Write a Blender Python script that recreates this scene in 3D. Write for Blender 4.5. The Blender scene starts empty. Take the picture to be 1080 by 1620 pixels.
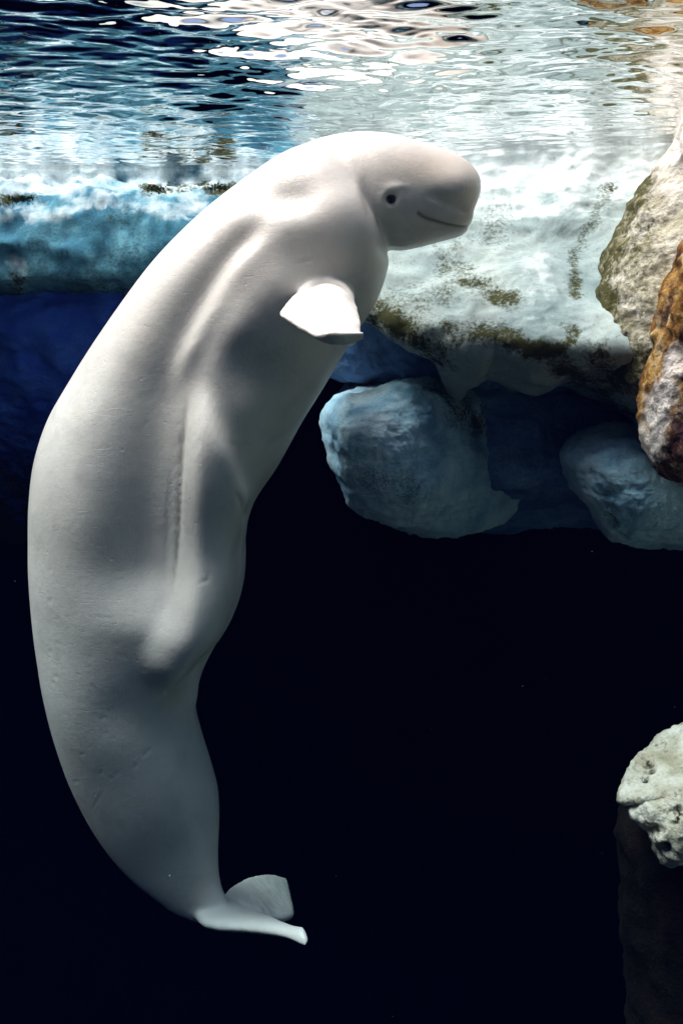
import bpy, math
import numpy as np

# ------------------------------------------------------------------ camera, world, sun, exposure
S = bpy.context.scene
FPX, CU, CV = 1403.0, 540.0, 560.0            # focal length and optical centre, in pixels of a 1080 x 1620 frame
cam = bpy.data.cameras.new('camera')
cam.sensor_fit = 'VERTICAL'
cam.sensor_height = 36.0
cam.lens = 36.0 * FPX / 1620.0
cam.shift_y = -(810.0 - CV) / 1620.0
cam.clip_start = 0.05
cam.clip_end = 500
co = bpy.data.objects.new('camera', cam)
co.rotation_euler = (math.radians(90), 0, 0)
S.collection.objects.link(co)
S.camera = co

SUN_DIR = np.array([-0.36, -0.02, 0.90])       # towards the sun
SUN_DIR = SUN_DIR / np.linalg.norm(SUN_DIR)
W = bpy.data.worlds.new('World')
S.world = W
W.use_nodes = True
wn = W.node_tree
sky = wn.nodes.new('ShaderNodeTexSky')
sky.sky_type = 'NISHITA'
sky.sun_disc = False
sky.sun_elevation = math.asin(SUN_DIR[2])
sky.sun_rotation = math.atan2(SUN_DIR[0], SUN_DIR[1])
wn.links.new(sky.outputs[0], wn.nodes['Background'].inputs[0])
wn.nodes['Background'].inputs[1].default_value = 0.085
sl = bpy.data.lights.new('sun', 'SUN')
sl.energy = 4.8
sl.angle = math.radians(48)            # the rippled surface spreads the sun into a wide soft source
sl.color = (1.0, 0.90, 0.78)
so = bpy.data.objects.new('sun', sl)
so.location = (-4, -2, 9)
import mathutils
so.rotation_euler = mathutils.Vector(SUN_DIR).to_track_quat('Z', 'Y').to_euler()
S.collection.objects.link(so)
S.view_settings.view_transform = 'Standard'
S.view_settings.look = 'None'
S.view_settings.gamma = 1
S.view_settings.exposure = 1.50
S.view_settings.use_white_balance = True
S.view_settings.white_balance_temperature = 8500
S.view_settings.white_balance_tint = 50
S.view_settings.use_curve_mapping = False
S.render.engine = 'CYCLES'
S.cycles.use_denoising = True
S.cycles.max_bounces = 10
S.cycles.transparent_max_bounces = 12
S.cycles.volume_bounces = 0
S.cycles.sample_clamp_indirect = 6

# ------------------------------------------------------------------ helpers
RNG = np.random.default_rng(7)
SURF = 1.116                                   # height of the water surface above the lens


def P(u, v, d):
    """point at distance d (m) along the view axis that a photo measurement (u, v) refers to"""
    u, v, d = np.broadcast_arrays(np.asarray(u, float), np.asarray(v, float), np.asarray(d, float))
    return np.stack([(u - CU) / FPX * d, d, (CV - v) / FPX * d], -1)


def smooth01(t):
    t = np.clip(t, 0, 1)
    return t * t * (3 - 2 * t)


def _hash(ix, iy, iz, seed):
    h = (ix * 374761393 + iy * 668265263 + iz * 2147483647 + seed * 1274126177) & 0xFFFFFFFF
    h = ((h ^ (h >> 13)) * 1274126177) & 0xFFFFFFFF
    h = (h ^ (h >> 16)) & 0xFFFFFFFF
    return h.astype(np.float64) / 4294967295.0 * 2 - 1


def vnoise(p, seed=0):
    i = np.floor(p).astype(np.int64)
    f = p - i
    f = f * f * f * (f * (f * 6 - 15) + 10)
    out = 0
    for dx in (0, 1):
        for dy in (0, 1):
            for dz in (0, 1):
                w = (f[:, 0] if dx else 1 - f[:, 0]) * (f[:, 1] if dy else 1 - f[:, 1]) * (f[:, 2] if dz else 1 - f[:, 2])
                out = out + w * _hash(i[:, 0] + dx, i[:, 1] + dy, i[:, 2] + dz, seed)
    return out


def fbm(p, scale, octs=4, gain=0.5, seed=0, ridged=False):
    a, tot, out, s = 1.0, 0.0, 0, scale
    for o in range(octs):
        n = vnoise(p * s + 17.3 * o, seed + o * 31)
        if ridged:
            n = 1 - 2 * np.abs(n)
        out = out + a * n
        tot += a
        a *= gain
        s *= 2.03
    return out / tot


def spline(pts, n, closed=False):
    """Catmull-Rom through pts, n samples evenly spaced along its length"""
    p = np.asarray(pts, float)
    if closed:
        q = np.vstack([p[-1], p, p[0], p[1]])
        m = len(p)
    else:
        q = np.vstack([2 * p[0] - p[1], p, 2 * p[-1] - p[-2]])
        m = len(p) - 1
    t = np.linspace(0, 1, 24, endpoint=False)[:, None]
    o = []
    for k in range(m):
        a, b, c, d = q[k], q[k + 1], q[k + 2], q[k + 3]
        o.append(0.5 * (2 * b + (c - a) * t + (2 * a - 5 * b + 4 * c - d) * t ** 2 + (3 * b - a - 3 * c + d) * t ** 3))
    o = np.vstack(o + [p[:1] if closed else p[-1:]])
    s = np.concatenate([[0], np.cumsum(np.linalg.norm(np.diff(o, axis=0), axis=1))])
    tt = np.linspace(0, s[-1], n, endpoint=not closed)
    return np.stack([np.interp(tt, s, o[:, k]) for k in range(o.shape[1])], -1)


def poly_dist(q, pts):
    """distance of 2-D points q to a polyline, the signed side, and the fraction along it"""
    pts = np.asarray(pts, float)
    best = np.full(len(q), 1e9)
    side = np.zeros(len(q))
    frac = np.zeros(len(q))
    seg = np.linalg.norm(np.diff(pts, axis=0), axis=1)
    cum = np.concatenate([[0], np.cumsum(seg)])
    for k in range(len(pts) - 1):
        a, b = pts[k], pts[k + 1]
        ab = b - a
        t = np.clip(((q - a) @ ab) / (ab @ ab), 0, 1)
        d = q - (a + t[:, None] * ab)
        dist = np.linalg.norm(d, axis=1)
        m = dist < best
        best[m] = dist[m]
        cr = ab[0] * d[:, 1] - ab[1] * d[:, 0]
        side[m] = np.sign(cr[m])
        frac[m] = (cum[k] + t[m] * seg[k]) / cum[-1]
    return best, side, frac


def mesh_obj(name, verts, faces, mat, parent=None, smooth=True):
    me = bpy.data.meshes.new(name)
    if isinstance(faces, np.ndarray):
        n, k = faces.shape
        me.vertices.add(len(verts))
        me.vertices.foreach_set('co', np.asarray(verts, np.float32).ravel())
        me.loops.add(n * k)
        me.loops.foreach_set('vertex_index', faces.astype(np.int32).ravel())
        me.polygons.add(n)
        me.polygons.foreach_set('loop_start', np.arange(0, n * k, k, dtype=np.int32))
        me.update(calc_edges=True)
        me.validate()
    else:
        me.from_pydata([tuple(v) for v in verts], [], faces)
    if smooth:
        me.polygons.foreach_set('use_smooth', np.ones(len(me.polygons), bool))
    me.update()
    o = bpy.data.objects.new(name, me)
    if mat:
        me.materials.append(mat)
    S.collection.objects.link(o)
    o.parent = parent
    return o


def tag(o, label=None, cat=None, group=None, kind=None):
    if label: o['label'] = label
    if cat: o['category'] = cat
    if group: o['group'] = group
    if kind: o['kind'] = kind
    return o


def get_co(me):
    a = np.empty(len(me.vertices) * 3, np.float32)
    me.vertices.foreach_get('co', a)
    return a.reshape(-1, 3).astype(float)


def set_co(me, c):
    me.vertices.foreach_set('co', np.asarray(c, np.float32).ravel())
    me.update()


def get_no(me):
    a = np.empty(len(me.vertices) * 3, np.float32)
    me.vertices.foreach_get('normal', a)
    return a.reshape(-1, 3).astype(float)


def attr(me, name, vals):
    a = me.attributes.new(name, 'FLOAT', 'POINT')
    a.data.foreach_set('value', np.asarray(vals, np.float32))


def grid_faces(nr, nc, wrap=False, base=0):
    r = np.arange(nr - 1)[:, None]
    c = np.arange(nc if wrap else nc - 1)[None, :]
    c2 = (c + 1) % nc
    a = base + r * nc + c
    b = base + r * nc + c2
    d = base + (r + 1) * nc + c
    e = base + (r + 1) * nc + c2
    return np.stack([a, b, e, d], -1).reshape(-1, 4)


# ------------------------------------------------------------------ materials
class NT:
    def __init__(self, name):
        self.m = bpy.data.materials.new(name)
        self.m.use_nodes = True
        self.t = self.m.node_tree
        self.b = self.t.nodes['Principled BSDF']
        self.out = self.t.nodes['Material Output']
        self.pos = self.t.nodes.new('ShaderNodeNewGeometry').outputs['Position']

    def link(self, a, b):
        self.t.links.new(a, b)

    def node(self, kind, **kw):
        n = self.t.nodes.new(kind)
        for k, v in kw.items():
            setattr(n, k, v)
        return n

    def noise(self, scale, detail=6, rough=0.6, stretch=None, dist=0.0):
        n = self.node('ShaderNodeTexNoise')
        n.inputs['Scale'].default_value = scale
        n.inputs['Detail'].default_value = detail
        n.inputs['Roughness'].default_value = rough
        n.inputs['Distortion'].default_value = dist
        src = self.pos
        if stretch:
            mp = self.node('ShaderNodeMapping')
            mp.inputs['Scale'].default_value = stretch
            self.link(self.pos, mp.inputs[0])
            src = mp.outputs[0]
        self.link(src, n.inputs['Vector'])
        return n.outputs[0]

    def ramp(self, fac, stops):
        r = self.node('ShaderNodeValToRGB')
        e = r.color_ramp.elements
        while len(e) > 1:
            e.remove(e[-1])
        for k, (p, c) in enumerate(stops):
            x = e[0] if k == 0 else e.new(p)
            x.position = p
            x.color = (*c, 1) if len(c) == 3 else c
        self.link(fac, r.inputs[0])
        return r.outputs[0]

    def mix(self, fac, a, b):
        n = self.node('ShaderNodeMix', data_type='RGBA')
        for s, v in ((n.inputs[0], fac), (n.inputs[6], a), (n.inputs[7], b)):
            if isinstance(v, (tuple, list)):
                s.default_value = (*v, 1)
            elif isinstance(v, (int, float)):
                s.default_value = v
            else:
                self.link(v, s)
        return n.outputs[2]

    def math(self, op, a, b=None, clamp=False):
        n = self.node('ShaderNodeMath', operation=op, use_clamp=clamp)
        for s, v in ((n.inputs[0], a), (n.inputs[1], b)):
            if v is None:
                continue
            if isinstance(v, (int, float)):
                s.default_value = v
            else:
                self.link(v, s)
        return n.outputs[0]

    def attr(self, name):
        n = self.node('ShaderNodeAttribute')
        n.attribute_name = name
        return n.outputs['Fac']

    def bump(self, h, strength, dist):
        n = self.node('ShaderNodeBump')
        n.inputs['Strength'].default_value = strength
        n.inputs['Distance'].default_value = dist
        self.link(h, n.inputs['Height'])
        self.link(n.outputs[0], self.b.inputs['Normal'])

    def finish(self, col, rough=0.9, spec=0.2):
        if isinstance(col, tuple):
            self.b.inputs['Base Color'].default_value = (*col, 1)
        else:
            self.link(col, self.b.inputs['Base Color'])
        self.b.inputs['Roughness'].default_value = rough
        self.b.inputs['Specular IOR Level'].default_value = spec
        return self.m


def rock_mat(name, stops, scale, algae=((0.010, 0.014, 0.006), (0.075, 0.07, 0.02)), bump=0.5, grain=60, pits=0.0, pale=(0.78, 0.68, 0.64)):  # algae colours also serve the painted fade on the deep blue rock
    n = NT(name)
    base = n.ramp(n.noise(scale, 8, 0.62, dist=0.3), stops)
    fine = n.noise(grain, 5, 0.7)
    base = n.mix(n.math('MULTIPLY', n.ramp(fine, [(0.35, (0, 0, 0)), (0.7, (1, 1, 1))]), 0.25), base, tuple(0.6 * x for x in stops[0][1]))
    # algae film, or painted fade on the deep blue rock, where masked, broken up by grain
    a = n.attr('growth_and_light')
    br = n.math('ADD', a, n.math('MULTIPLY', n.math('SUBTRACT', n.noise(14, 8, 0.75), 0.5), 1.1))
    br = n.math('ADD', br, n.math('MULTIPLY', n.math('SUBTRACT', fine, 0.5), 2.0))
    fac = n.ramp(br, [(0.34, (0, 0, 0)), (0.95, (1, 1, 1))])
    alg = n.mix(n.noise(9, 4, 0.6), algae[0], algae[1])
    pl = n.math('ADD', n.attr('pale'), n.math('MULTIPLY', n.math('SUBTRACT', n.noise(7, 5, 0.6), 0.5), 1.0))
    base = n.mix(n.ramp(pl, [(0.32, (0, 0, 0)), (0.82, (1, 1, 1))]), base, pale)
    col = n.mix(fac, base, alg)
    h = n.math('ADD', n.math('MULTIPLY', n.noise(scale * 6, 8, 0.65), 1.0), n.math('MULTIPLY', fine, 0.35))
    if pits:
        vo = n.node('ShaderNodeTexVoronoi')
        vo.inputs['Scale'].default_value = 38
        n.link(n.pos, vo.inputs['Vector'])
        h = n.math('ADD', h, n.math('MULTIPLY', n.ramp(vo.outputs['Distance'], [(0.0, (0, 0, 0)), (0.35, (1, 1, 1))]), pits))
    n.bump(h, bump, 0.03)
    return n.finish(col, 0.92, 0.15)


MAT = {}
MAT['ice'] = rock_mat('pale_blue_rock', [(0.34, (0.0, 0.08, 0.13)), (0.50, (0.008, 0.19, 0.27)), (0.72, (0.10, 0.42, 0.50))], 3.4, bump=0.35, pale=(0.76, 0.82, 0.82))
MAT['cream'] = rock_mat('cream_rock', [(0.30, (0.19, 0.27, 0.27)), (0.46, (0.29, 0.36, 0.35)), (0.64, (0.40, 0.45, 0.42))], 2.0, bump=0.22, pale=(0.86, 0.90, 0.89))
MAT['bluegrey'] = rock_mat('blue_grey_rock', [(0.32, (0.08, 0.30, 0.44)), (0.47, (0.30, 0.58, 0.70)), (0.62, (0.60, 0.78, 0.84))], 3.4, bump=0.45, grain=90)
MAT['midblue'] = rock_mat('shade_painted_rock', [(0.30, (0.02, 0.10, 0.25)), (0.5, (0.06, 0.20, 0.40)), (0.70, (0.18, 0.38, 0.56))], 3.2, bump=0.4)  # darker copy of the blue rock, shade put into its colour
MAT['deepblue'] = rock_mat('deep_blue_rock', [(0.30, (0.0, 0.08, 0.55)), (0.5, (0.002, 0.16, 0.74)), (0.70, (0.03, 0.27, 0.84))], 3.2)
MAT['olive'] = rock_mat('olive_rock', [(0.32, (0.24, 0.19, 0.10)), (0.48, (0.52, 0.45, 0.34)), (0.62, (0.74, 0.66, 0.58))], 5.0, algae=((0.03, 0.028, 0.010), (0.13, 0.11, 0.04)), bump=0.8, grain=45)
MAT['orange'] = rock_mat('rust_rock', [(0.36, (0.03, 0.010, 0.006)), (0.46, (0.24, 0.09, 0.022)), (0.56, (0.50, 0.25, 0.075)), (0.68, (0.66, 0.50, 0.36))], 9.0,
                         algae=((0.05, 0.015, 0.02), (0.10, 0.04, 0.05)), bump=0.8, grain=50)
MAT['lime'] = rock_mat('limestone', [(0.32, (0.24, 0.20, 0.12)), (0.46, (0.46, 0.42, 0.32)), (0.62, (0.66, 0.63, 0.55))], 6.0,
                       algae=((0.02, 0.018, 0.012), (0.08, 0.07, 0.04)), bump=0.8, grain=70, pits=0.15)
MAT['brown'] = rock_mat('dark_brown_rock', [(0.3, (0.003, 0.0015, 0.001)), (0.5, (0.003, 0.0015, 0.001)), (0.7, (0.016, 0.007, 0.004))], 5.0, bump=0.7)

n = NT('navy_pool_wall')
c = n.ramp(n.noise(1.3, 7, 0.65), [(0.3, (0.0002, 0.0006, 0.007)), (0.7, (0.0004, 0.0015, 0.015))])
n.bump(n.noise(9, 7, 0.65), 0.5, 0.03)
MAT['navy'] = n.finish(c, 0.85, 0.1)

n = NT('bounce_render')  # pale finish added on unseen walls to bounce fill onto the whale
c = n.ramp(n.noise(1.6, 7, 0.65), [(0.3, (0.22, 0.19, 0.15)), (0.7, (0.32, 0.28, 0.23))])
n.bump(n.noise(12, 6, 0.6), 0.4, 0.02)
MAT['render'] = n.finish(c, 0.9, 0.1)

# beluga skin
n = NT('beluga_skin')
c = n.ramp(n.noise(3.0, 4, 0.5), [(0.3, (0.68, 0.62, 0.57)), (0.7, (0.78, 0.73, 0.68))])
mo = n.ramp(n.noise(5.5, 6, 0.62, dist=0.5), [(0.50, (0, 0, 0)), (0.72, (1, 1, 1))])
c = n.mix(n.math('MULTIPLY', mo, 0.42), c, (0.42, 0.40, 0.39))
c = n.mix(n.attr('crease'), c, (0.16, 0.12, 0.10))
c = n.mix(n.attr('bloom'), c, (0.52, 0.39, 0.29))
sc = n.noise(22, 5, 0.6, stretch=(1, 1, 0.35))
c = n.mix(n.math('MULTIPLY', n.ramp(sc, [(0.60, (0, 0, 0)), (0.75, (1, 1, 1))]), 0.16), c, (0.45, 0.42, 0.42))
h = n.math('ADD', n.math('MULTIPLY', n.noise(34, 4, 0.6), 0.6), n.math('MULTIPLY', n.noise(190, 3, 0.6), 0.35))
vo = n.node('ShaderNodeTexVoronoi'); vo.inputs['Scale'].default_value = 13; n.link(n.pos, vo.inputs['Vector'])
h = n.math('ADD', h, n.math('MULTIPLY', n.ramp(vo.outputs['Distance'], [(0.03, (0, 0, 0)), (0.10, (1, 1, 1))]), 0.45))
wr = n.noise(30, 3, 0.5, stretch=(3.2, 3.2, 0.22), dist=0.6)
h = n.math('ADD', h, n.math('MULTIPLY', wr, 0.25))
sx = n.noise(16, 2, 0.5, stretch=(0.25, 1.5, 4.0), dist=0.8)
h = n.math('ADD', h, n.math('MULTIPLY', n.ramp(sx, [(0.485, (0, 0, 0)), (0.5, (1, 1, 1)), (0.515, (0, 0, 0))]), -0.22))
n.bump(h, 0.22, 0.012)
MAT['skin'] = n.finish(c, 0.34, 0.5)
n.b.inputs['Subsurface Weight'].default_value = 0.0

n = NT('eye'); MAT['eye'] = n.finish((0.006, 0.005, 0.005), 0.12, 0.5)
n = NT('eyelid'); MAT['lid'] = n.finish((0.58, 0.50, 0.46), 0.5, 0.3)
n = NT('weed')
MAT['weed'] = n.finish(n.ramp(n.noise(30, 3), [(0.3, (0.02, 0.03, 0.01)), (0.7, (0.09, 0.10, 0.03))]), 0.9, 0.1)
n = NT('speck'); MAT['speck'] = n.finish((0.6, 0.6, 0.55), 0.9, 0.1)
n = NT('foam'); MAT['foam'] = n.finish((0.75, 0.76, 0.74), 0.4, 0.4)

m = bpy.data.materials.new('water_surface')
m.use_nodes = True
t = m.node_tree
t.nodes.remove(t.nodes['Principled BSDF'])
fr = t.nodes.new('ShaderNodeFresnel'); fr.inputs[0].default_value = 1.333
tr = t.nodes.new('ShaderNodeBsdfTransparent')
gl = t.nodes.new('ShaderNodeBsdfGlossy'); gl.inputs['Roughness'].default_value = 0.02
mx = t.nodes.new('ShaderNodeMixShader')
t.links.new(fr.outputs[0], mx.inputs[0]); t.links.new(tr.outputs[0], mx.inputs[1]); t.links.new(gl.outputs[0], mx.inputs[2])
t.links.new(mx.outputs[0], t.nodes['Material Output'].inputs[0])
MAT['water'] = m

# ------------------------------------------------------------------ the setting
X0, X1, Y0, Y1, ZF, ZT = -5.5, 4.2, -2.5, 7.0, -6.0, 1.45


def wall_panel(name, a, b, label, nx=90, nz=80, mat='navy'):
    """a thick pool wall from a to b (plan view), inner face on the left of a->b"""
    a, b = np.array(a, float), np.array(b, float)
    dirv = (b - a) / np.linalg.norm(b - a)
    nrm = np.array([-dirv[1], dirv[0]])
    s, z = np.meshgrid(np.linspace(0, 1, nx), np.linspace(ZF - 0.1, ZT, nz))
    p = np.concatenate([a[None, None] + (b - a) * s[..., None], z[..., None]], -1).reshape(-1, 3)
    p[:, :2] += nrm * (0.10 * fbm(p, 0.9, 5, seed=3))[:, None]
    back = p.copy()
    back[:, :2] -= nrm * 0.6
    N = len(p)
    f1 = grid_faces(nz, nx)
    f2 = grid_faces(nz, nx, base=N)[:, ::-1]
    ring = np.concatenate([np.arange(nx), np.arange(1, nz) * nx + nx - 1, (nz - 1) * nx + np.arange(nx - 2, -1, -1), np.arange(nz - 2, 0, -1) * nx])
    r2 = np.roll(ring, -1)
    f3 = np.stack([ring, ring + N, r2 + N, r2], -1)
    o = mesh_obj(name, np.vstack([p, back]), np.vstack([f1, f2, f3]), MAT[mat])
    return tag(o, label, 'wall')


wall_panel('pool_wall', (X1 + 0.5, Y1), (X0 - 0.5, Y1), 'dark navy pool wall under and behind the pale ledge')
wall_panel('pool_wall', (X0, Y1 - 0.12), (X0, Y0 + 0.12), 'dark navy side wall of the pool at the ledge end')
wall_panel('pool_wall', (X1, Y0 + 0.12), (X1, Y1 - 0.12), 'unseen side wall of the pool, made pale to bounce light onto the whale', mat='render')
wall_panel('pool_wall', (X0 - 0.5, Y0), (X1 + 0.5, Y0), 'unseen pool wall behind the camera, made pale to bounce light', mat='render')
gx, gy = np.meshgrid(np.linspace(X0 - 0.6, X1 + 0.6, 60), np.linspace(Y0 - 0.6, Y1 + 0.6, 60))
fl = np.stack([gx, gy, np.full_like(gx, ZF)], -1).reshape(-1, 3)
fl[:, 2] += 0.05 * fbm(fl, 1.2, 4, seed=9)
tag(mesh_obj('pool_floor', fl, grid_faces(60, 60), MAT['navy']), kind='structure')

# water surface: rippled sheet, dense where it is seen at grazing angles
xs = np.concatenate([np.linspace(X0 + 0.02, -2.7, 60, endpoint=False), np.linspace(-2.7, 2.9, 560, endpoint=False), np.linspace(2.9, X1 - 0.02, 30)])
ys = np.concatenate([np.linspace(Y0 + 0.02, 2.2, 90, endpoint=False), np.linspace(2.2, 5.8, 440, endpoint=False), np.linspace(5.8, Y1 - 0.02, 25)])
gx, gy = np.meshgrid(xs, ys)
wz = np.zeros_like(gx)
r = np.random.default_rng(21)
warp = np.stack([gx.ravel(), gy.ravel(), np.zeros(gx.size)], -1)
wx = gx + 0.10 * fbm(warp, 1.7, 3, seed=50).reshape(gx.shape)
wy = gy + 0.10 * fbm(warp, 1.9, 3, seed=60).reshape(gx.shape)
for k in range(80):
    lam = 0.045 * (0.27 / 0.045) ** r.random()
    ang = math.radians(90) + r.normal(0, 0.42)
    slope = 0.030 * (lam / 0.2) ** 0.05
    kk = 2 * math.pi / lam
    wz += slope / kk * np.sin(kk * (wx * math.cos(ang) + wy * math.sin(ang)) + r.random() * 6.283)
for k in range(44):
    lam = 0.030 * 2.0 ** r.random()
    ang = math.radians(90) + r.normal(0, 0.5)
    kk = 2 * math.pi / lam
    wz += 0.013 / kk * np.sin(kk * (wx * math.cos(ang) + wy * math.sin(ang)) + r.random() * 6.283)
env = 0.75 + 0.5 * fbm(warp, 0.9, 2, seed=70).reshape(gx.shape)
wz *= env
wv = np.stack([gx, gy, SURF + wz], -1).reshape(-1, 3)
tag(mesh_obj('water_surface', wv, grid_faces(len(ys), len(xs)), MAT['water']), kind='structure')


# ------------------------------------------------------------------ rocks
def relief(o, amp, scale, octs=5, seed=0, ridged=0.0, limit=None):
    me = o.data
    c, nn = get_co(me), get_no(me)
    d = amp * fbm(c, scale, octs, 0.5, seed)
    if ridged:
        d += ridged * fbm(c, scale * 1.7, octs, 0.5, seed + 5, ridged=True)
    set_co(me, c + nn * d[:, None])


def lump(name, poly, centre, depth, front, back, mat, p_front=3.0, q_front=2.0, nt=260, nr=70, nb=24, shift=(0, 0), taper=0.10):
    """closed rock: an outline with a domed front towards -y and a deep back; depth(u, v) gives the middle plane"""
    b = spline(poly, nt, closed=True)
    c = np.array(centre, float)
    r1 = np.linspace(0, 1, nr) ** 0.8
    rows = []
    for r_ in r1[1:]:
        q = c + (b - c) * r_
        y = depth(q[:, 0], q[:, 1]) - front * (1 - r_ ** p_front) ** (1 / q_front)
        rows.append(P(q[:, 0], q[:, 1], y))
    rim = rows[-1]
    for k in range(1, nb):
        s = k / nb
        q = c + (b - c) * (1 - 0.10 * s ** 2)
        y = depth(q[:, 0], q[:, 1])
        # carry on straight back (world axes), keeping the rim's height and width
        z = rim.copy()
        z[:, 1] = rim[:, 1] + back * s
        cz = z.mean(0)
        z[:, [0, 2]] = cz[[0, 2]] + (z[:, [0, 2]] - cz[[0, 2]]) * (1 - taper * s ** 1.5) + np.array(shift) * s
        rows.append(z)
    first = P(c[0], c[1], depth(c[0], c[1]) - front)
    last = rows[-1].mean(0)
    V = np.vstack([first[None]] + rows + [last[None]])
    nrow = len(rows)
    F = [tuple(f) for f in grid_faces(nrow, nt, True, 1)]
    F += [(0, 1 + (k + 1) % nt, 1 + k) for k in range(nt)]
    e = 1 + (nrow - 1) * nt
    F += [(len(V) - 1, e + k, e + (k + 1) % nt) for k in range(nt)]
    o = mesh_obj(name, V, F, mat)
    # outward normals
    import bmesh
    bm = bmesh.new(); bm.from_mesh(o.data); bmesh.ops.recalc_face_normals(bm, faces=bm.faces); bm.to_mesh(o.data); bm.free()
    o.data.update()
    return o


def pix(o):
    c = get_co(o.data)
    return np.stack([CU + FPX * c[:, 0] / c[:, 1], CV - FPX * c[:, 2] / c[:, 1]], -1), c


def growth_and_light(o, strokes, base=0.0, name='growth_and_light'):
    """mask of algae or painted light from strokes (polyline, width, strength) plus noise"""
    q, c = pix(o)
    q = q + np.stack([26 * fbm(c, 5, 5, 0.6, 201), 22 * fbm(c, 5, 5, 0.6, 301)], -1)
    br = 1.05 + 0.8 * fbm(c, 9, 5, 0.65, 401)
    g = np.full(len(q), base)
    for pts, w, s in strokes:
        d, _, _ = poly_dist(q, pts)
        g = np.maximum(g, s * br * np.exp(-(d / (1.5 * w)) ** 2))
    attr(o.data, name, g)


# pale ledge along the back wall
prof = spline([(6.95, 1.38), (5.75, 1.36), (5.45, 1.22), (5.38, 1.05), (5.30, 0.98), (5.12, 0.90), (4.98, 0.78), (4.90, 0.64), (4.88, 0.50), (4.92, 0.38),
               (5.05, 0.335), (5.5, 0.33), (6.3, 0.30), (6.95, 0.22)], 150)
nx = 420
xs2 = np.linspace(X0 - 0.05, 1.3, nx)
V = np.zeros((nx, 150, 3))
V[..., 0] = xs2[:, None]
V[..., 1] = prof[None, :, 0]
V[..., 2] = prof[None, :, 1]
F = [tuple(f) for f in grid_faces(nx, 150)]
F += [tuple(range(150)), tuple((nx - 1) * 150 + k for k in range(149, -1, -1))]
F += [((k) * 150, (k) * 150 + 149, (k + 1) * 150 + 149, (k + 1) * 150) for k in range(nx - 1)]
ledge = mesh_obj('rock_ledge', V.reshape(-1, 3), F, MAT['ice'])
import bmesh
bm = bmesh.new(); bm.from_mesh(ledge.data); bmesh.ops.recalc_face_normals(bm, faces=bm.faces); bm.to_mesh(ledge.data); bm.free()
c = get_co(ledge.data); nn = get_no(ledge.data)
w = smooth01((6.7 - c[:, 1]) / 0.8)
d = 0.10 * fbm(c, 1.5, 3, seed=11) + 0.045 * fbm(c, 6, 4, seed=12, ridged=True) + 0.012 * fbm(c, 26, 3, seed=13)
low = smooth01((0.45 - c[:, 2]) / 0.1)
c2 = c + nn * (d * w)[:, None]
c2[:, 2] = c2[:, 2] * (1 - low) + (c[:, 2] + 0.9 * d * w) * low
set_co(ledge.data, c2)
growth_and_light(ledge, [([(0, 318), (20, 314), (50, 312)], 9, 1.0), ([(225, 302), (255, 296)], 6, 1.0), ([(325, 297), (360, 300)], 7, 1.1),
               ([(240, 296), (330, 292)], 4, 0.75), ([(60, 400), (140, 430), (240, 400)], 40, 0.33), ([(150, 350), (220, 345)], 14, 0.4),
               ([(25, 445), (35, 460)], 10, 0.9), ([(0, 468), (120, 460), (230, 455)], 12, 0.5)], 0.12)
growth_and_light(ledge, [([(-200, 270), (150, 275), (420, 270), (650, 270)], 38, 0.62), ([(0, 345), (140, 330), (330, 335)], 12, 0.5), ([(560, 300), (560, 420)], 90, 0.7), ([(15, 415), (35, 425)], 14, 0.5)], 0.0, 'pale')
tag(ledge, 'long pale blue rock ledge below the waterline along the navy wall', 'rock')

over = lump('rock_overhang', [(470, 300), (500, 190), (600, 165), (800, 160), (1000, 150), (1200, 140), (1330, 200), (1380, 400), (1330, 640), (1200, 730), (1080, 712), (1010, 668), (950, 632),
                              (898, 606), (855, 628), (800, 606), (760, 596), (724, 630), (702, 600), (680, 566), (640, 540), (590, 512), (545, 490), (500, 420)],
            (850, 400), lambda u, v: 5.25 - 0.95 * smooth01((v - 240) / 330) + 0.30 * smooth01((v - 540) / 110) - 0.35 * (u - 600) / 480, 0.20, 2.0, MAT['cream'], p_front=6, nt=420, nr=130)
relief(over, 0.075, 2.4, 4, seed=31, ridged=0.025)
relief(over, 0.005, 16, 4, seed=33)
growth_and_light(over, [([(620, 470), (660, 475), (700, 470)], 22, 0.55), ([(585, 490), (640, 520), (690, 560)], 20, 1.0), ([(735, 448), (780, 462), (812, 470)], 14, 0.95),
              ([(700, 525), (720, 532)], 12, 1.1), ([(720, 535), (790, 530), (830, 545), (875, 550)], 13, 1.1), ([(890, 540), (900, 525)], 9, 0.9),
              ([(905, 470), (915, 400), (925, 360), (960, 300)], 10, 0.7), ([(720, 420), (725, 380)], 12, 0.55), ([(770, 380), (800, 330)], 22, 0.42),
              ([(870, 565), (905, 590), (950, 620), (1000, 655)], 16, 0.8), ([(700, 400), (715, 470)], 12, 0.55), ([(940, 560), (960, 610)], 18, 0.8)], 0.16)
growth_and_light(over, [([(560, 215), (760, 230), (950, 235), (1050, 230)], 62, 1.0), ([(640, 300), (760, 320), (900, 300)], 30, 0.55), ([(840, 420), (870, 500)], 24, 0.45)], 0.0, 'pale')  # top stroke paints the sunlit glow near the waterline into the rock
tag(over, 'broad cream rock overhang with dark green algae stains beside the whale', 'rock')

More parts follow.
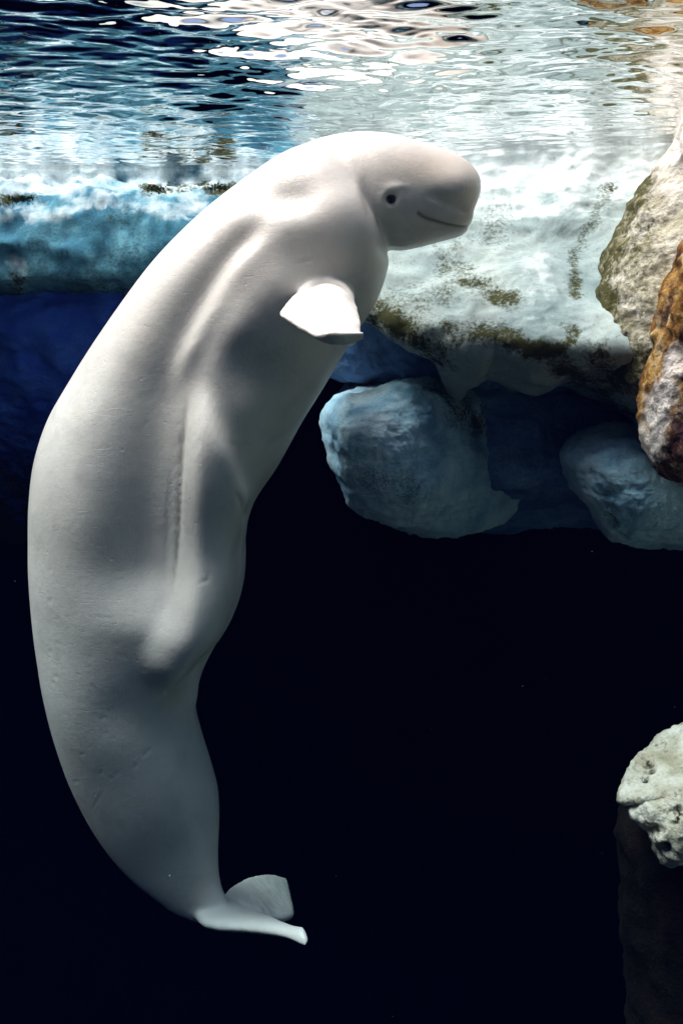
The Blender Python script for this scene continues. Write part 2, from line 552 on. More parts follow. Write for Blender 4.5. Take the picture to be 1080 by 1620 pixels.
shad = lump('shade_tinted_rock', [(480, 480), (620, 460), (800, 470), (1000, 520), (1200, 560), (1300, 700), (1150, 760), (1040, 740), (960, 715), (880, 722), (810, 712), (750, 688), (705, 655), (650, 625), (590, 600), (535, 600), (490, 560)],
            (840, 600), lambda u, v: 4.85 + 0.7 * smooth01((v - 580) / 150) - 0.15 * (u - 600) / 480, 0.22, 1.6, MAT['midblue'], p_front=4, nt=320, nr=90)  # split off for the overhang's dark underside, shade put into its colour
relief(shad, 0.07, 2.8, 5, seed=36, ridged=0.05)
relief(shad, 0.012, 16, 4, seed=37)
growth_and_light(shad, [], 0.2)
tag(shad, 'rock directly under the cream overhang, its shade painted in as blue', 'rock')

under = lump('shade_tinted_rock', [(-900, 430), (-300, 430), (200, 440), (480, 440), (560, 520), (560, 700), (480, 900), (200, 960), (-100, 930), (-500, 980), (-900, 900), (-1000, 580)],
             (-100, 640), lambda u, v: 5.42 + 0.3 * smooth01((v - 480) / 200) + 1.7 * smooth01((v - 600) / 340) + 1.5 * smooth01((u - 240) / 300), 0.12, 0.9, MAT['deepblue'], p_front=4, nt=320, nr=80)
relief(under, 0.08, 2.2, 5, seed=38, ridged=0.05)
growth_and_light(under, [([(-500, 930), (0, 900), (300, 880), (560, 830)], 120, 1.3), ([(600, 480), (580, 830)], 80, 1.2)], 0.1)  # near-black strokes paint the light's fade towards the dark wall
tag(under, 'deep blue rock set back under the long pale ledge, fade to black painted on', 'rock')

boul = lump('hanging_boulder', [(514, 690), (519, 662), (540, 636), (578, 622), (630, 604), (700, 600), (770, 630), (810, 700), (830, 760), (815, 815), (770, 840), (715, 846), (655, 838),
                                (600, 822), (556, 803), (536, 770), (521, 730)],
            (650, 725), lambda u, v: 4.56 + 0.42 * smooth01((u - 610) / 190) - 0.12 * smooth01((640 - u) / 120), 0.50, 1.3, MAT['bluegrey'], p_front=2.4, q_front=1.8, shift=(0, 0.1))
relief(boul, 0.06, 2.6, 4, seed=41, ridged=0.02)
relief(boul, 0.018, 7.5, 5, seed=47, ridged=0.012)
relief(boul, 0.005, 18, 4, seed=43)
growth_and_light(boul, [([(600, 760), (640, 770)], 25, 0.5), ([(690, 610), (760, 680)], 18, 0.7)], 0.16)
tag(boul, 'rounded blue grey boulder bulging out under the cream overhang', 'rock')

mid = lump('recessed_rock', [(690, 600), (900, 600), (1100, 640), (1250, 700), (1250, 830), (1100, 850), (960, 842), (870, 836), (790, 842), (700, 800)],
           (900, 740), lambda u, v: 4.86 + 0.7 * smooth01((v - 740) / 120), 0.30, 1.3, MAT['midblue'], p_front=3)  # shade of the hollow is put into this rock's dark blue
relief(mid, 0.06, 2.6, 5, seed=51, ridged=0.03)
growth_and_light(mid, [], 0.25)
tag(mid, 'rock in the hollow between the boulder and the pale knob, shade painted in as blue', 'rock')

lobe = lump('hanging_rock', [(890, 720), (920, 690), (1000, 680), (1100, 690), (1230, 740), (1260, 830), (1180, 870), (1080, 866), (1020, 864), (975, 856), (945, 828), (922, 780)],
            (1040, 775), lambda u, v: 4.45 + 0 * u, 0.42, 1.6, MAT['bluegrey'], p_front=2.6, q_front=1.8, shift=(0.5, -0.1))
relief(lobe, 0.05, 3.2, 5, seed=61, ridged=0.02)
relief(lobe, 0.018, 7.5, 5, seed=67, ridged=0.012)
relief(lobe, 0.005, 18, 4, seed=63)
growth_and_light(lobe, [([(955, 790), (970, 830)], 14, 0.5)], 0.2)
tag(lobe, 'pale blue rock knob hanging under the olive stained rock', 'rock')

olive = lump('stained_rock', [(1062, 225), (1015, 285), (980, 340), (958, 400), (950, 470), (954, 540), (970, 600), (1010, 655), (1060, 705), (1150, 740), (1300, 720), (1440, 560), (1440, 280), (1300, 130), (1130, 120), (1075, 180)],
             (1150, 440), lambda u, v: 4.42 - 0.30 * smooth01((v - 240) / 330) - 0.25 * (u - 950) / 200 + 0.5 * smooth01((v - 600) / 120), 0.32, 1.9, MAT['olive'], p_front=5, nt=360, nr=110, shift=(0.7, 0))
relief(olive, 0.05, 3.0, 5, seed=71, ridged=0.03)
relief(olive, 0.014, 20, 4, seed=73)
growth_and_light(olive, [([(1000, 290), (960, 360), (945, 420), (950, 520), (975, 600)], 32, 1.1), ([(1010, 380), (990, 470), (1000, 560)], 38, 0.62), ([(1000, 620), (1040, 660)], 30, 0.7)], 0.12)
growth_and_light(olive, [([(1075, 250), (1040, 300), (1060, 300)], 30, 0.6), ([(1060, 180), (1200, 190)], 60, 0.8), ([(1000, 640), (970, 590)], 14, 0.6)], 0.0, 'pale')  # broad upper stroke whitens the rock to feed the glow mirrored in the water
tag(olive, 'tan rock with speckled olive algae down its edge beside the cream overhang', 'rock')

orange = lump('rust_rock', [(1100, 372), (1068, 425), (1040, 500), (1024, 580), (1019, 650), (1024, 715), (1045, 752), (1085, 766), (1180, 770), (1400, 720), (1500, 560), (1420, 400), (1240, 340)],
              (1230, 560), lambda u, v: 3.75 - 0.1 * (u - 1015) / 100, 0.35, 1.4, MAT['orange'], p_front=4, nt=320, nr=110, shift=(0.6, 0))
relief(orange, 0.045, 4.0, 5, seed=81, ridged=0.03)
relief(orange, 0.010, 26, 4, seed=83)
growth_and_light(orange, [([(1085, 640), (1060, 740)], 26, 0.75), ([(1045, 520), (1075, 440)], 8, 0.6)], 0.2)
growth_and_light(orange, [([(1035, 640), (1030, 690), (1040, 725)], 18, 0.85), ([(1066, 560), (1045, 660)], 16, 0.75)], 0.0, 'pale')
tag(orange, 'rust orange rock with purple brown foot in front of the stained rock', 'rock')

lime = lump('limestone_rock', [(1085, 1140), (1045, 1165), (1010, 1196), (996, 1222), (985, 1240), (977, 1266), (998, 1272), (999, 1292), (1018, 1308), (1036, 1335), (1058, 1368), (1085, 1364), (1180, 1390), (1280, 1360),
                               (1340, 1280), (1320, 1180), (1220, 1120), (1140, 1115)],
            (1150, 1250), lambda u, v: 3.10 + 0.35 * smooth01((1330 - v) / 200), 0.16, 0.45, MAT['lime'], p_front=3, nt=360, nr=120, shift=(0.22, -0.24), taper=0.25)
relief(lime, 0.022, 7.0, 5, seed=91, ridged=0.02)
relief(lime, 0.004, 30, 4, seed=93)
q, c = pix(lime)
nn = get_no(lime.data)
pit = np.zeros(len(q))
for (pu, pv, pr) in [(1023, 1208, 6), (1017, 1232, 5), (1073, 1283, 7), (1071, 1294, 4), (1027, 1220, 4), (1036, 1315, 8), (1046, 1174, 4), (1034, 1178, 3), (1068, 1302, 4), (1052, 1340, 5)]:
    pit = np.maximum(pit, np.exp(-(np.hypot((q[:, 0] - pu) / 1.5, q[:, 1] - pv) / pr) ** 2))
front = nn[:, 1] < 0.2
set_co(lime.data, c - nn * (0.028 * pit * front)[:, None])
attr(lime.data, 'growth_and_light', 0.12 + 0.8 * pit * front)  # same mask darkens the colour inside the pits
tag(lime, 'pitted cream limestone rock resting on the dark brown pillar', 'rock')

# dark pillar that carries the limestone, standing on the pool floor
zc = np.linspace(ZF - 0.05, P(0, 1292, 3.3)[2], 120)
nt = 120
th = np.linspace(0, 2 * math.pi, nt, endpoint=False)
rows = []
for z in zc:
    tz = (z - zc[0]) / (zc[-1] - zc[0])
    left = P(1010 + 22 * smooth01((1 - tz) * 2.2), 0, 3.3)[0]
    rx = 0.42 * (1 if tz < 0.97 else math.sqrt(max(0.05, 1 - ((tz - 0.97) / 0.03) ** 2 * 0.75)))
    rows.append(np.stack([left + 0.42 + rx * np.cos(th), 3.45 + 0.9 * rx * np.sin(th), np.full(nt, z)], -1))
V = np.vstack(rows)
F = [tuple(f) for f in grid_faces(len(zc), nt, True)] + [tuple(range(nt - 1, -1, -1)), tuple((len(zc) - 1) * nt + k for k in range(nt))]
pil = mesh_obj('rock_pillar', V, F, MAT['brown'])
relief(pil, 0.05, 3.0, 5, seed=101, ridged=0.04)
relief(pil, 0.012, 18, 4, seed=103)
growth_and_light(pil, [], 0.1)
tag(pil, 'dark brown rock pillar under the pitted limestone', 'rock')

# ------------------------------------------------------------------ the beluga
D0 = 3.8
PX = D0 / FPX


def loft(sections, halfw, nring, nseg=120, expo=2.0, cap=True, side=None):
    """closed body through (dorsal, ventral) pairs measured in its plane of symmetry"""
    s = np.array([[*a, *b] for a, b in sections], float)
    s = np.hstack([s, np.array(halfw, float)[:, None]])
    s = spline(s, nring)
    th = np.linspace(0, 2 * math.pi, nseg, endpoint=False)
    rows = []
    for k, (du, dv, vu, vv, hw) in enumerate(s):
        a, b = P(du, dv, D0), P(vu, vv, D0)
        m, h = (a + b) / 2, (a - b) / 2
        cc, ss = np.cos(th), np.sin(th)
        ce = np.sign(cc) * np.abs(cc) ** (2 / expo)
        se = np.sign(ss) * np.abs(ss) ** (2 / expo)
        rows.append(m + ce[:, None] * h + np.stack([0 * se, se * hw, 0 * se], -1))
    V = np.vstack(rows + [rows[0].mean(0)[None], rows[-1].mean(0)[None]])
    n_ = len(rows)
    F = [tuple(f) for f in grid_faces(n_, nseg, True)]
    i0, i1 = n_ * nseg, n_ * nseg + 1
    F += [(i0, (k + 1) % nseg, k) for k in range(nseg)]
    F += [(i1, (n_ - 1) * nseg + k, (n_ - 1) * nseg + (k + 1) % nseg) for k in range(nseg)]
    return V, F


def patch(ctrl, thick, edge, na=50, nb=50, tip=0.0):
    """closed plate through a grid of 3-D control points, thick in the middle and thin at its rim"""
    c = np.array(ctrl, float)
    rows = np.stack([spline(r_, nb) for r_ in c])
    g = np.stack([spline(rows[:, k], na) for k in range(nb)], 1)
    gu = np.gradient(g, axis=0); gv = np.gradient(g, axis=1)
    nn = np.cross(gu, gv); nn /= np.linalg.norm(nn, axis=-1, keepdims=True) + 1e-9
    a = np.linspace(0, 1, na)[:, None]; b = np.linspace(-1, 1, nb)[None]
    tt = edge + (thick - edge) * np.sqrt(np.clip(1 - np.abs(b) ** 2.2, 0, 1)) * np.sqrt(np.clip(1 - a ** 3, 0, 1)) * (1 - tip * a)
    top = (g + nn * tt[..., None] / 2).reshape(-1, 3)
    bot = (g - nn * tt[..., None] / 2).reshape(-1, 3)
    N = len(top)
    ring = np.concatenate([np.arange(nb), np.arange(1, na) * nb + nb - 1, (na - 1) * nb + np.arange(nb - 2, -1, -1), np.arange(na - 2, 0, -1) * nb])
    r2 = np.roll(ring, -1)
    F = [tuple(f) for f in grid_faces(na, nb)] + [tuple(f) for f in grid_faces(na, nb, base=N)[:, ::-1]]
    F += [tuple(f) for f in np.stack([ring, ring + N, r2 + N, r2], -1)]
    return np.vstack([top, bot]), F


trunk = loft([((322, 1460), (362, 1428)), ((285, 1447), (350, 1395)), ((245, 1420), (346, 1350)), ((198, 1378), (348, 1300)), ((150, 1312), (345, 1250)), ((115, 1240), (332, 1205)), ((90, 1160), (317, 1160)),
              ((74, 1090), (309, 1118)), ((66, 1040), (320, 1065)), ((60, 1000), (348, 1008)), ((55, 950), (372, 965)), ((52, 900), (385, 910)), ((52, 850), (386, 850)), ((53, 795), (402, 795)),
              ((60, 730), (440, 737)), ((80, 665), (478, 668)), ((110, 610), (508, 620)), ((150, 545), (535, 575)), ((195, 480), (562, 530)), ((242, 418), (590, 487)), ((290, 367), (606, 450)),
              ((340, 322), (613, 410)), ((400, 276), (608, 372)), ((458, 240), (592, 342)), ((515, 222), (575, 318))],
             [0.045, 0.06, 0.09, 0.13, 0.19, 0.24, 0.28, 0.31, 0.33, 0.35, 0.37, 0.39, 0.40, 0.415, 0.425, 0.43, 0.43, 0.43, 0.42, 0.415, 0.41, 0.40, 0.37, 0.30, 0.17], 340, 160)
head = loft([((440, 262), (520, 350)), ((480, 230), (545, 378)), ((522, 216), (572, 394)), ((572, 210), (602, 398)), ((620, 214), (630, 397)), ((662, 225), (660, 392)), ((695, 236), (690, 384)), ((722, 247), (714, 378)),
             ((742, 262), (728, 374)), ((754, 282), (738, 367)), ((757, 305), (744, 350))],
            [0.10, 0.20, 0.235, 0.245, 0.24, 0.225, 0.205, 0.18, 0.145, 0.10, 0.03], 160, 140)
near_flip = patch([[P(486, 470, 3.58), P(510, 456, 3.58), P(534, 456, 3.58), P(556, 470, 3.58)],
                   [P(470, 468, 3.38), P(500, 456, 3.38), P(536, 458, 3.38), P(562, 482, 3.36)],
                   [P(452, 480, 3.26), P(492, 488, 3.24), P(535, 496, 3.22), P(570, 508, 3.22)],
                   [P(443, 492, 3.20), P(482, 519, 3.13), P(530, 540, 3.09), P(573, 534, 3.13)],
                   [P(440, 497, 3.17), P(486, 526, 3.10), P(527, 525, 3.03), P(577, 526, 3.08)]], 0.038, 0.015, 70, 60)


def mirror(vf):
    v, f = vf
    v = v.copy()
    v[:, 1] = 2 * D0 - v[:, 1]
    return v, [tuple(reversed(x)) for x in f]


far_flip = mirror(near_flip)
near_fluke = patch([[P(300, 1432, 3.80), P(330, 1432, 3.82), P(356, 1424, 3.84)],
                    [P(322, 1462, 3.68), P(362, 1452, 3.74), P(392, 1440, 3.82)],
                    [P(392, 1470, 3.56), P(412, 1463, 3.62), P(428, 1457, 3.74)],
                    [P(440, 1482, 3.44), P(448, 1472, 3.47), P(456, 1462, 3.52)],
                    [P(485, 1503, 3.36), P(490, 1484, 3.38), P(480, 1461, 3.42)]], 0.06, 0.016, 70, 40)
far_fluke = patch([[P(350, 1425, 3.80), P(345, 1440, 3.80), P(335, 1450, 3.80)],
                   [P(362, 1408, 3.95), P(392, 1432, 3.90), P(400, 1458, 3.82)],
                   [P(394, 1390, 4.25), P(420, 1424, 4.10), P(436, 1458, 3.92)],
                   [P(424, 1385, 4.52), P(444, 1420, 4.31), P(460, 1454, 4.05)],
                   [P(453, 1391, 4.70), P(459, 1418, 4.46), P(465, 1446, 4.17)]], 0.05, 0.016, 60, 50)
genital = None

VV, FF, off = [], [], 0
for v, f in (trunk, head, near_flip, far_flip, near_fluke, far_fluke):
    VV.append(v)
    FF += [tuple(i + off for i in x) for x in f]
    off += len(v)
raw = mesh_obj('beluga_whale', np.vstack(VV), FF, None)
bm = bmesh.new(); bm.from_mesh(raw.data); bmesh.ops.recalc_face_normals(bm, faces=bm.faces); bm.to_mesh(raw.data); bm.free()
md = raw.modifiers.new('r', 'REMESH')
md.mode = 'VOXEL'
md.voxel_size = 0.0085
md.use_smooth_shade = True
bpy.context.view_layer.update()
dg = bpy.context.evaluated_depsgraph_get()
ev = bpy.data.meshes.new_from_object(raw.evaluated_get(dg))
raw.modifiers.clear()
old = raw.data
raw.data = ev
bpy.data.meshes.remove(old)
ev.name = 'beluga_whale'
whale = raw
me = whale.data
me.materials.clear()
me.materials.append(MAT['skin'])
ed = np.empty(len(me.edges) * 2, np.int32)
me.edges.foreach_get('vertices', ed)
ed = ed.reshape(-1, 2)
deg = np.bincount(ed.ravel(), minlength=len(me.vertices)).astype(float)[:, None]


def lap(c, it, w):
    for _ in range(it):
        a = np.zeros_like(c)
        for k in range(3):
            a[:, k] = np.bincount(ed[:, 0], c[ed[:, 1], k], len(c)) + np.bincount(ed[:, 1], c[ed[:, 0], k], len(c))
        c = c + (a / deg - c) * w
    return c


c = get_co(me)
ub = CU + c[:, 0] / PX
vb = CV - c[:, 2] / PX
thin = np.clip(smooth01((vb - 1400) / 40), 0, 1)                       # flukes keep their thin rims
thin = np.maximum(thin, smooth01((0.47 - np.abs(c[:, 1] - D0)) / -0.05))
c = lap(c, 16, (0.5 * (1 - 0.62 * thin))[:, None])
set_co(me, c)


def feat():
    """photo coordinates of every vertex on the near flank; the far flank uses its mirror image"""
    c = get_co(me)
    y = D0 - np.abs(c[:, 1] - D0)
    return np.stack([CU + FPX * c[:, 0] / y, CV - FPX * c[:, 2] / y], -1), np.abs(c[:, 1] - D0), c


def push(amount):
    c, nn = get_co(me), get_no(me)
    set_co(me, c + nn * amount[:, None])


q, lat, c = feat()
body = smooth01((lat - 0.02) / 0.06) * (lat < 0.5)


def ridge(pts, w, n=26, e=0.3):
    d, s, t = poly_dist(q, spline(pts, n))
    ends = smooth01(t / e) * smooth01((1 - t) / e)
    return d, s, t, np.exp(-(d / w) ** 2) * ends


A = np.zeros(len(q))
# long valley between the back and the flank
d, s, t, g = ridge([(430, 335), (370, 400), (310, 490), (265, 580), (246, 660), (236, 760), (230, 860), (226, 950), (222, 1010)], 1)
wv_ = 20 + 55 * smooth01(t / 0.6)
A -= (0.040 + 0.066 * smooth01(t / 0.5)) * np.exp(-(d / wv_) ** 2) * smooth01(t / 0.1) * smooth01((1 - t) / 0.15)
# narrow muscle ridge beside it
A += 0.036 * ridge([(440, 360), (390, 400), (335, 480), (290, 560), (265, 640)], 20)[3]
# flank fold: a long roll of blubber with a crisp inner edge and a rounded lower lobe
def inside(poly):
    p = spline(poly, 70, closed=True)
    ins = np.zeros(len(q), bool)
    for k in range(len(p)):
        (x0, y0), (x1, y1) = p[k], p[(k + 1) % len(p)]
        if y0 == y1:
            continue
        m_ = ((y0 > q[:, 1]) != (y1 > q[:, 1])) & (q[:, 0] < (x1 - x0) * (q[:, 1] - y0) / (y1 - y0) + x0)
        ins ^= m_
    return np.where(ins, 1, -1) * poly_dist(q, np.vstack([p, p[:1]]))[0]


sd = inside([(318, 590), (296, 640), (287, 720), (283, 800), (280, 870), (270, 940), (246, 1005), (232, 1045), (246, 1078), (290, 1100), (330, 1085), (420, 1010), (440, 900), (430, 820), (390, 760), (370, 690), (345, 620)])
roll = smooth01((sd + 6 + 14 * smooth01((q[:, 1] - 960) / 80)) / (34 + 34 * smooth01((q[:, 1] - 940) / 100)))
A += 0.100 * (0.12 + 0.85 * smooth01((lat - 0.10) / 0.18)) * roll * smooth01((q[:, 1] - 590) / 130)
A += 0.020 * ridge([(350, 870), (300, 960), (258, 1030), (225, 1090)], 38, e=0.5)[3]
A -= 0.052 * ridge([(350, 1010), (312, 1062), (285, 1092), (255, 1100)], 32, e=0.4)[3]
cr = [(300, 615), (289, 690), (284, 770), (281, 850), (274, 920), (264, 970)]
A -= 0.010 * ridge(cr, 7)[3]
A -= 0.026 * ridge([(372, 770), (384, 800), (392, 840)], 9)[3]
# shoulder forms
A -= 0.034 * np.exp(-(((q[:, 0] - 455) / 56) ** 2 + ((q[:, 1] - 312) / 32) ** 2))
A += 0.016 * ridge([(540, 280), (520, 330), (470, 350), (410, 350)], 34)[3]
A += 0.045 * np.exp(-(((q[:, 0] - 560) / 50) ** 2 + ((q[:, 1] - 370) / 70) ** 2))
A -= 0.035 * np.exp(-(((q[:, 0] - 390) / 60) ** 2 + ((q[:, 1] - 590) / 50) ** 2))
A += 0.018 * ridge([(480, 420), (410, 480), (350, 560)], 40)[3]
A -= 0.014 * np.exp(-(((q[:, 0] - 185) / 45) ** 2 + ((q[:, 1] - 1135) / 40) ** 2))
A -= 0.012 * np.exp(-(((q[:, 0] - 180) / 60) ** 2 + ((q[:, 1] - 1250) / 70) ** 2))
push(A * body)
c = get_co(me)
keep = np.clip(np.maximum(thin, smooth01((q[:, 0] - 575) / 25) * (lat < 0.34)), 0, 1)
set_co(me, lap(c, 22, (0.5 * (1 - keep))[:, None]))
q, lat, c = feat()
A = -0.013 * ridge(cr, 4.5)[3] - 0.010 * ridge([(374, 775), (384, 805), (390, 835)], 6)[3]
A += 0.010 * np.exp(-(((q[:, 0] - 316) / 8) ** 2 + ((q[:, 1] - 1104) / 14) ** 2)) * (lat < 0.12)
push(A * np.maximum(body, (lat < 0.12) * (q[:, 1] > 1080)))

# crease of the neck, face and mouth (fine features after the large forms)
q, lat, c = feat()
hd = (lat < 0.32) & (q[:, 0] > 560)
crease = np.zeros(len(q))
bloom = np.zeros(len(q))
A = np.zeros(len(q))
mouth = [(657, 335), (672, 345), (690, 351), (712, 357), (728, 359), (742, 359)]
d, s, t, g = ridge(mouth, 3.2)
ends = smooth01(t / 0.06)
gm = np.exp(-(d / 3.0) ** 2) * ends * hd
A -= 0.009 * gm * (1 - 0.5 * smooth01((q[:, 0] - 725) / 15))
crease = np.maximum(crease, 0.9 * np.exp(-(d / 2.6) ** 2) * ends * hd)
A += 0.003 * np.exp(-(poly_dist(q, np.array(mouth) + [0, -12])[0] / 9) ** 2) * smooth01((q[:, 0] - 655) / 40) * hd
d, s, t, g = ridge([(664, 306), (690, 314), (715, 326), (735, 332), (757, 332)], 6)
A -= 0.013 * np.exp(-(np.where(s > 0, d / 5, d / 10)) ** 2) * smooth01(t / 0.5) * (1 - 0.8 * smooth01((q[:, 0] - 728) / 18)) * hd
A += 0.020 * np.exp(-(((q[:, 0] - 725) / 40) ** 2 + ((q[:, 1] - 290) / 28) ** 2)) * hd
e = np.hypot((q[:, 0] - 618), (q[:, 1] - 315))
A -= 0.014 * np.exp(-(e / 7) ** 2) * hd
A += 0.004 * np.exp(-((e - 14) / 6) ** 2) * hd
A += 0.006 * np.exp(-(((q[:, 0] - 625) / 18) ** 2 + ((q[:, 1] - 295) / 6) ** 2)) * hd
A -= 0.014 * np.exp(-(poly_dist(q, [(568, 292), (586, 325), (605, 362), (616, 395)])[0] / 13) ** 2) * smooth01((q[:, 0] - 562) / 26) * (lat < 0.36)
bloom = 0.5 * np.exp(-(((q[:, 0] - 690) / 80) ** 2 + ((q[:, 1] - 262) / 30) ** 2)) * hd
crease = np.maximum(crease, 0.75 * np.exp(-(e / 6.5) ** 2) * hd)
# long wrinkles along the flank crease, scars, folds above the flipper
fl_ = lat > 0.12
for k in range(6):
    off_ = -2 - 4.2 * k
    pts = np.array([(290, 640), (284, 740), (281, 830), (276, 900), (268, 965)]) + [off_ + 4, 12 * k]
    d, s, t, g = ridge(pts, 1.6)
    A -= 0.0016 * g * fl_
d, s, t, g = ridge(cr, 3)
crease = np.maximum(crease, 0.55 * g * fl_)
d, s, t, g = ridge([(476, 462), (495, 450), (515, 444), (540, 450), (558, 466)], 3)
A -= 0.010 * g * fl_
crease = np.maximum(crease, 0.5 * g * fl_)
for pts in ([(470, 418), (485, 412), (498, 414)], [(520, 440), (545, 443), (560, 452)], [(310, 925), (330, 915), (325, 900)], [(330, 850), (345, 835), (350, 820)], [(360, 700), (380, 705), (400, 703)]):
    d, s, t, g = ridge(pts, 2)
    A -= 0.003 * g * fl_
rs = np.random.default_rng(11)
for k in range(15):
    u_, v_ = rs.uniform(90, 520), rs.uniform(380, 1330)
    an, ln = rs.normal(0.3, 0.7), rs.uniform(12, 46)
    pts = [(u_, v_), (u_ + 0.5 * ln * math.cos(an), v_ + 0.5 * ln * math.sin(an) + rs.normal(0, 2)), (u_ + ln * math.cos(an), v_ + ln * math.sin(an))]
    d = poly_dist(q, pts)[0]
    A -= rs.uniform(0.0003, 0.0009) * np.exp(-(d / 1.8) ** 2) * fl_
    crease = np.maximum(crease, rs.uniform(0.06, 0.16) * np.exp(-(d / 2.0) ** 2) * fl_)
rr = np.random.default_rng(5)
for k in range(60):
    u_, v_ = rr.uniform(80, 300), rr.uniform(880, 1240)
    A -= 0.0016 * np.exp(-(np.hypot(q[:, 0] - u_, (q[:, 1] - v_) * rr.uniform(0.6, 1.4)) / rr.uniform(1.6, 3.0)) ** 2) * fl_
push(A)
# ragged rims of flipper and flukes
c, nn = get_co(me), get_no(me)
jag = thin * fbm(c, 30, 3, seed=120) * 0.003
set_co(me, c + nn * jag[:, None])
attr(me, 'crease', np.clip(crease, 0, 1))
attr(me, 'bloom', np.clip(bloom, 0, 1))
me.polygons.foreach_set('use_smooth', np.ones(len(me.polygons), bool))
me.update()
tag(whale, 'white beluga whale hanging upright in the water with its head bent towards the rock', 'whale')

# eyes: dark ball in a soft ring of lid
c = get_co(me)
q, lat, c = feat()
for sgn in (-1, 1):
    sel = (np.hypot(q[:, 0] - 618, q[:, 1] - 315) < 4) & ((c[:, 1] - D0) * sgn > 0.05) & (lat < 0.32)
    ctr = c[sel].mean(0)
    bm = bmesh.new()
    bmesh.ops.create_uvsphere(bm, u_segments=24, v_segments=16, radius=0.024)
    em = bpy.data.meshes.new('eye'); bm.to_mesh(em); bm.free()
    em.polygons.foreach_set('use_smooth', np.ones(len(em.polygons), bool))
    em.materials.append(MAT['eye'])
    eo = bpy.data.objects.new('eye', em)
    S.collection.objects.link(eo)
    eo.location = ctr - np.array([0, sgn * 0.008, 0])
    eo.parent = whale
    a1, a2 = np.meshgrid(np.linspace(0, 2 * math.pi, 32, endpoint=False), np.linspace(0, 2 * math.pi, 12, endpoint=False), indexing='ij')
    R_, r_ = 0.0225 + 0.002 * np.cos(2 * a1), 0.0045
    tv = np.stack([(R_ + r_ * np.cos(a2)) * np.cos(a1), r_ * np.sin(a2), (R_ + r_ * np.cos(a2)) * np.sin(a1) * 0.9], -1).reshape(-1, 3)
    tf = np.vstack([grid_faces(32, 12, True), np.stack([31 * 12 + np.arange(12), 31 * 12 + (np.arange(12) + 1) % 12, (np.arange(12) + 1) % 12, np.arange(12)], -1)])
    lid = mesh_obj('eyelid', tv, tf, MAT['lid'], whale)
    lid.location = ctr - np.array([0, sgn * 0.0015, 0])

# ------------------------------------------------------------------ small things
def scatter_bits(name, centres, radii, mat, label, cat=None, kind=None, squash=1.0):
    bm = bmesh.new()
    for (p, r_) in zip(centres, radii):
        g = bmesh.ops.create_icosphere(bm, subdivisions=1, radius=float(r_))
        for v in g['verts']:
            v.co.z *= squash
            v.co += mathutils.Vector(p)
    o_ = bpy.data.meshes.new(name); bm.to_mesh(o_); bm.free()
    o_.polygons.foreach_set('use_smooth', np.ones(len(o_.polygons), bool))
    o_.materials.append(mat)
    o = bpy.data.objects.new(name, o_)
    S.collection.objects.link(o)
    return tag(o, label, cat, kind=kind)


rr = np.random.default_rng(3)
cen = np.stack([rr.uniform(-2.2, 2.2, 110), rr.uniform(2.0, 6.4, 110), rr.uniform(-3.6, 0.9, 110)], -1)
scatter_bits('drifting_specks', cen, rr.uniform(0.0006, 0.0014, 110), MAT['speck'], 'tiny pale specks drifting in the dark water', 'specks', 'stuff')
ctr = P(585, 112, SURF * FPX / (CV - 112))
cen = ctr + np.stack([rr.normal(0, 0.08, 70), rr.normal(0, 0.07, 70), -np.abs(rr.normal(0, 0.008, 70))], -1)
scatter_bits('bubble_raft', cen, rr.uniform(0.0015, 0.0045, 70), MAT['water'], 'small raft of pale bubbles under the water surface above the whale', 'bubbles', 'stuff')

# tufts of weed rooted on the rocks
from mathutils.bvhtree import BVHTree


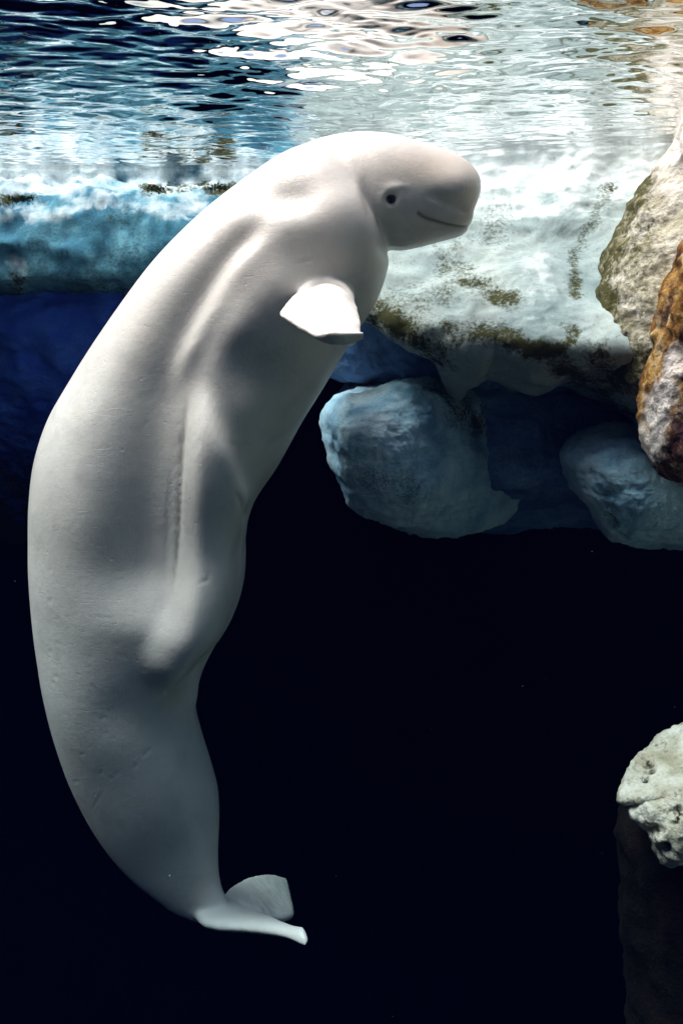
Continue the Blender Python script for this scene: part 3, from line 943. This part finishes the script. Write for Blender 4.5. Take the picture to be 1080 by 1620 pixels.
def tuft(u, v, rock, label, n=70, spread=0.05, hgt=0.035, seed=0):
    bvh = BVHTree.FromPolygons([tuple(x) for x in get_co(rock.data)], [tuple(p.vertices) for p in rock.data.polygons])
    rr = np.random.default_rng(seed)
    V, F = [], []
    for k in range(n):
        d_ = P(u + rr.normal(0, spread * 260), v + rr.normal(0, spread * 75), 1.0)
        hit = bvh.ray_cast(mathutils.Vector((0, 0, 0)), mathutils.Vector(d_).normalized())
        if hit[0] is None:
            continue
        b, nr_ = np.array(hit[0]), np.array(hit[1])
        up = nr_ * 0.5 + np.array([0, 0, 0.7]) + rr.normal(0, 0.5, 3)
        up /= np.linalg.norm(up)
        sd = np.cross(up, rr.normal(0, 1, 3)); sd /= np.linalg.norm(sd)
        L, w_ = hgt * rr.uniform(0.4, 1.1), 0.0045 * rr.uniform(0.6, 1.4)
        cv = rr.normal(0, 0.3, 3) * L
        i = len(V)
        V += [b - nr_ * 0.006 - sd * w_, b - nr_ * 0.006 + sd * w_, b + up * L * 0.55 + cv * 0.3 + sd * w_, b + up * L * 0.55 + cv * 0.3 - sd * w_, b + up * L + cv]
        F += [(i, i + 1, i + 2, i + 3), (i + 3, i + 2, i + 4)]
    o = mesh_obj('algae_tuft', V, F, MAT['weed'])
    return tag(o, label, 'algae', kind='stuff')


tuft(34, 316, ledge, 'green algae tuft at the far end of the pale ledge', 200, 0.032, 0.018, 1)
tuft(247, 300, ledge, 'wispy green algae tuft halfway along the pale ledge', 110, 0.03, 0.016, 2)
tuft(345, 298, ledge, 'dense dark algae tuft on the ledge next to the whale\'s back', 150, 0.032, 0.018, 3)
tuft(718, 238, over, 'tiny algae tuft on the cream overhang above the whale\'s snout', 40, 0.014, 0.025, 4)

# ------------------------------------------------------------------ the water body (volume)
bm = bmesh.new()
bmesh.ops.create_cube(bm, size=1)
hm = bpy.data.meshes.new('haze'); bm.to_mesh(hm); bm.free()
hz = bpy.data.objects.new('haze', hm)
lo = np.array([X0 - 2, Y0 - 2, ZF - 1.2]); hi = np.array([X1 + 2, Y1 + 2, ZT + 0.25])
hz.location = (lo + hi) / 2
hz.scale = hi - lo
S.collection.objects.link(hz)
hv = bpy.data.materials.new('sea_water')
hv.use_nodes = True
t = hv.node_tree
t.nodes.remove(t.nodes['Principled BSDF'])
pv = t.nodes.new('ShaderNodeVolumePrincipled')
pv.inputs['Color'].default_value = (0.0004, 0.0012, 0.008, 1)
pv.inputs['Absorption Color'].default_value = (0.0, 0.40, 0.62, 1)
pv.inputs['Density'].default_value = 0.165
t.links.new(pv.outputs[0], t.nodes['Material Output'].inputs['Volume'])
hm.materials.append(hv)
tag(hz, kind='stuff')
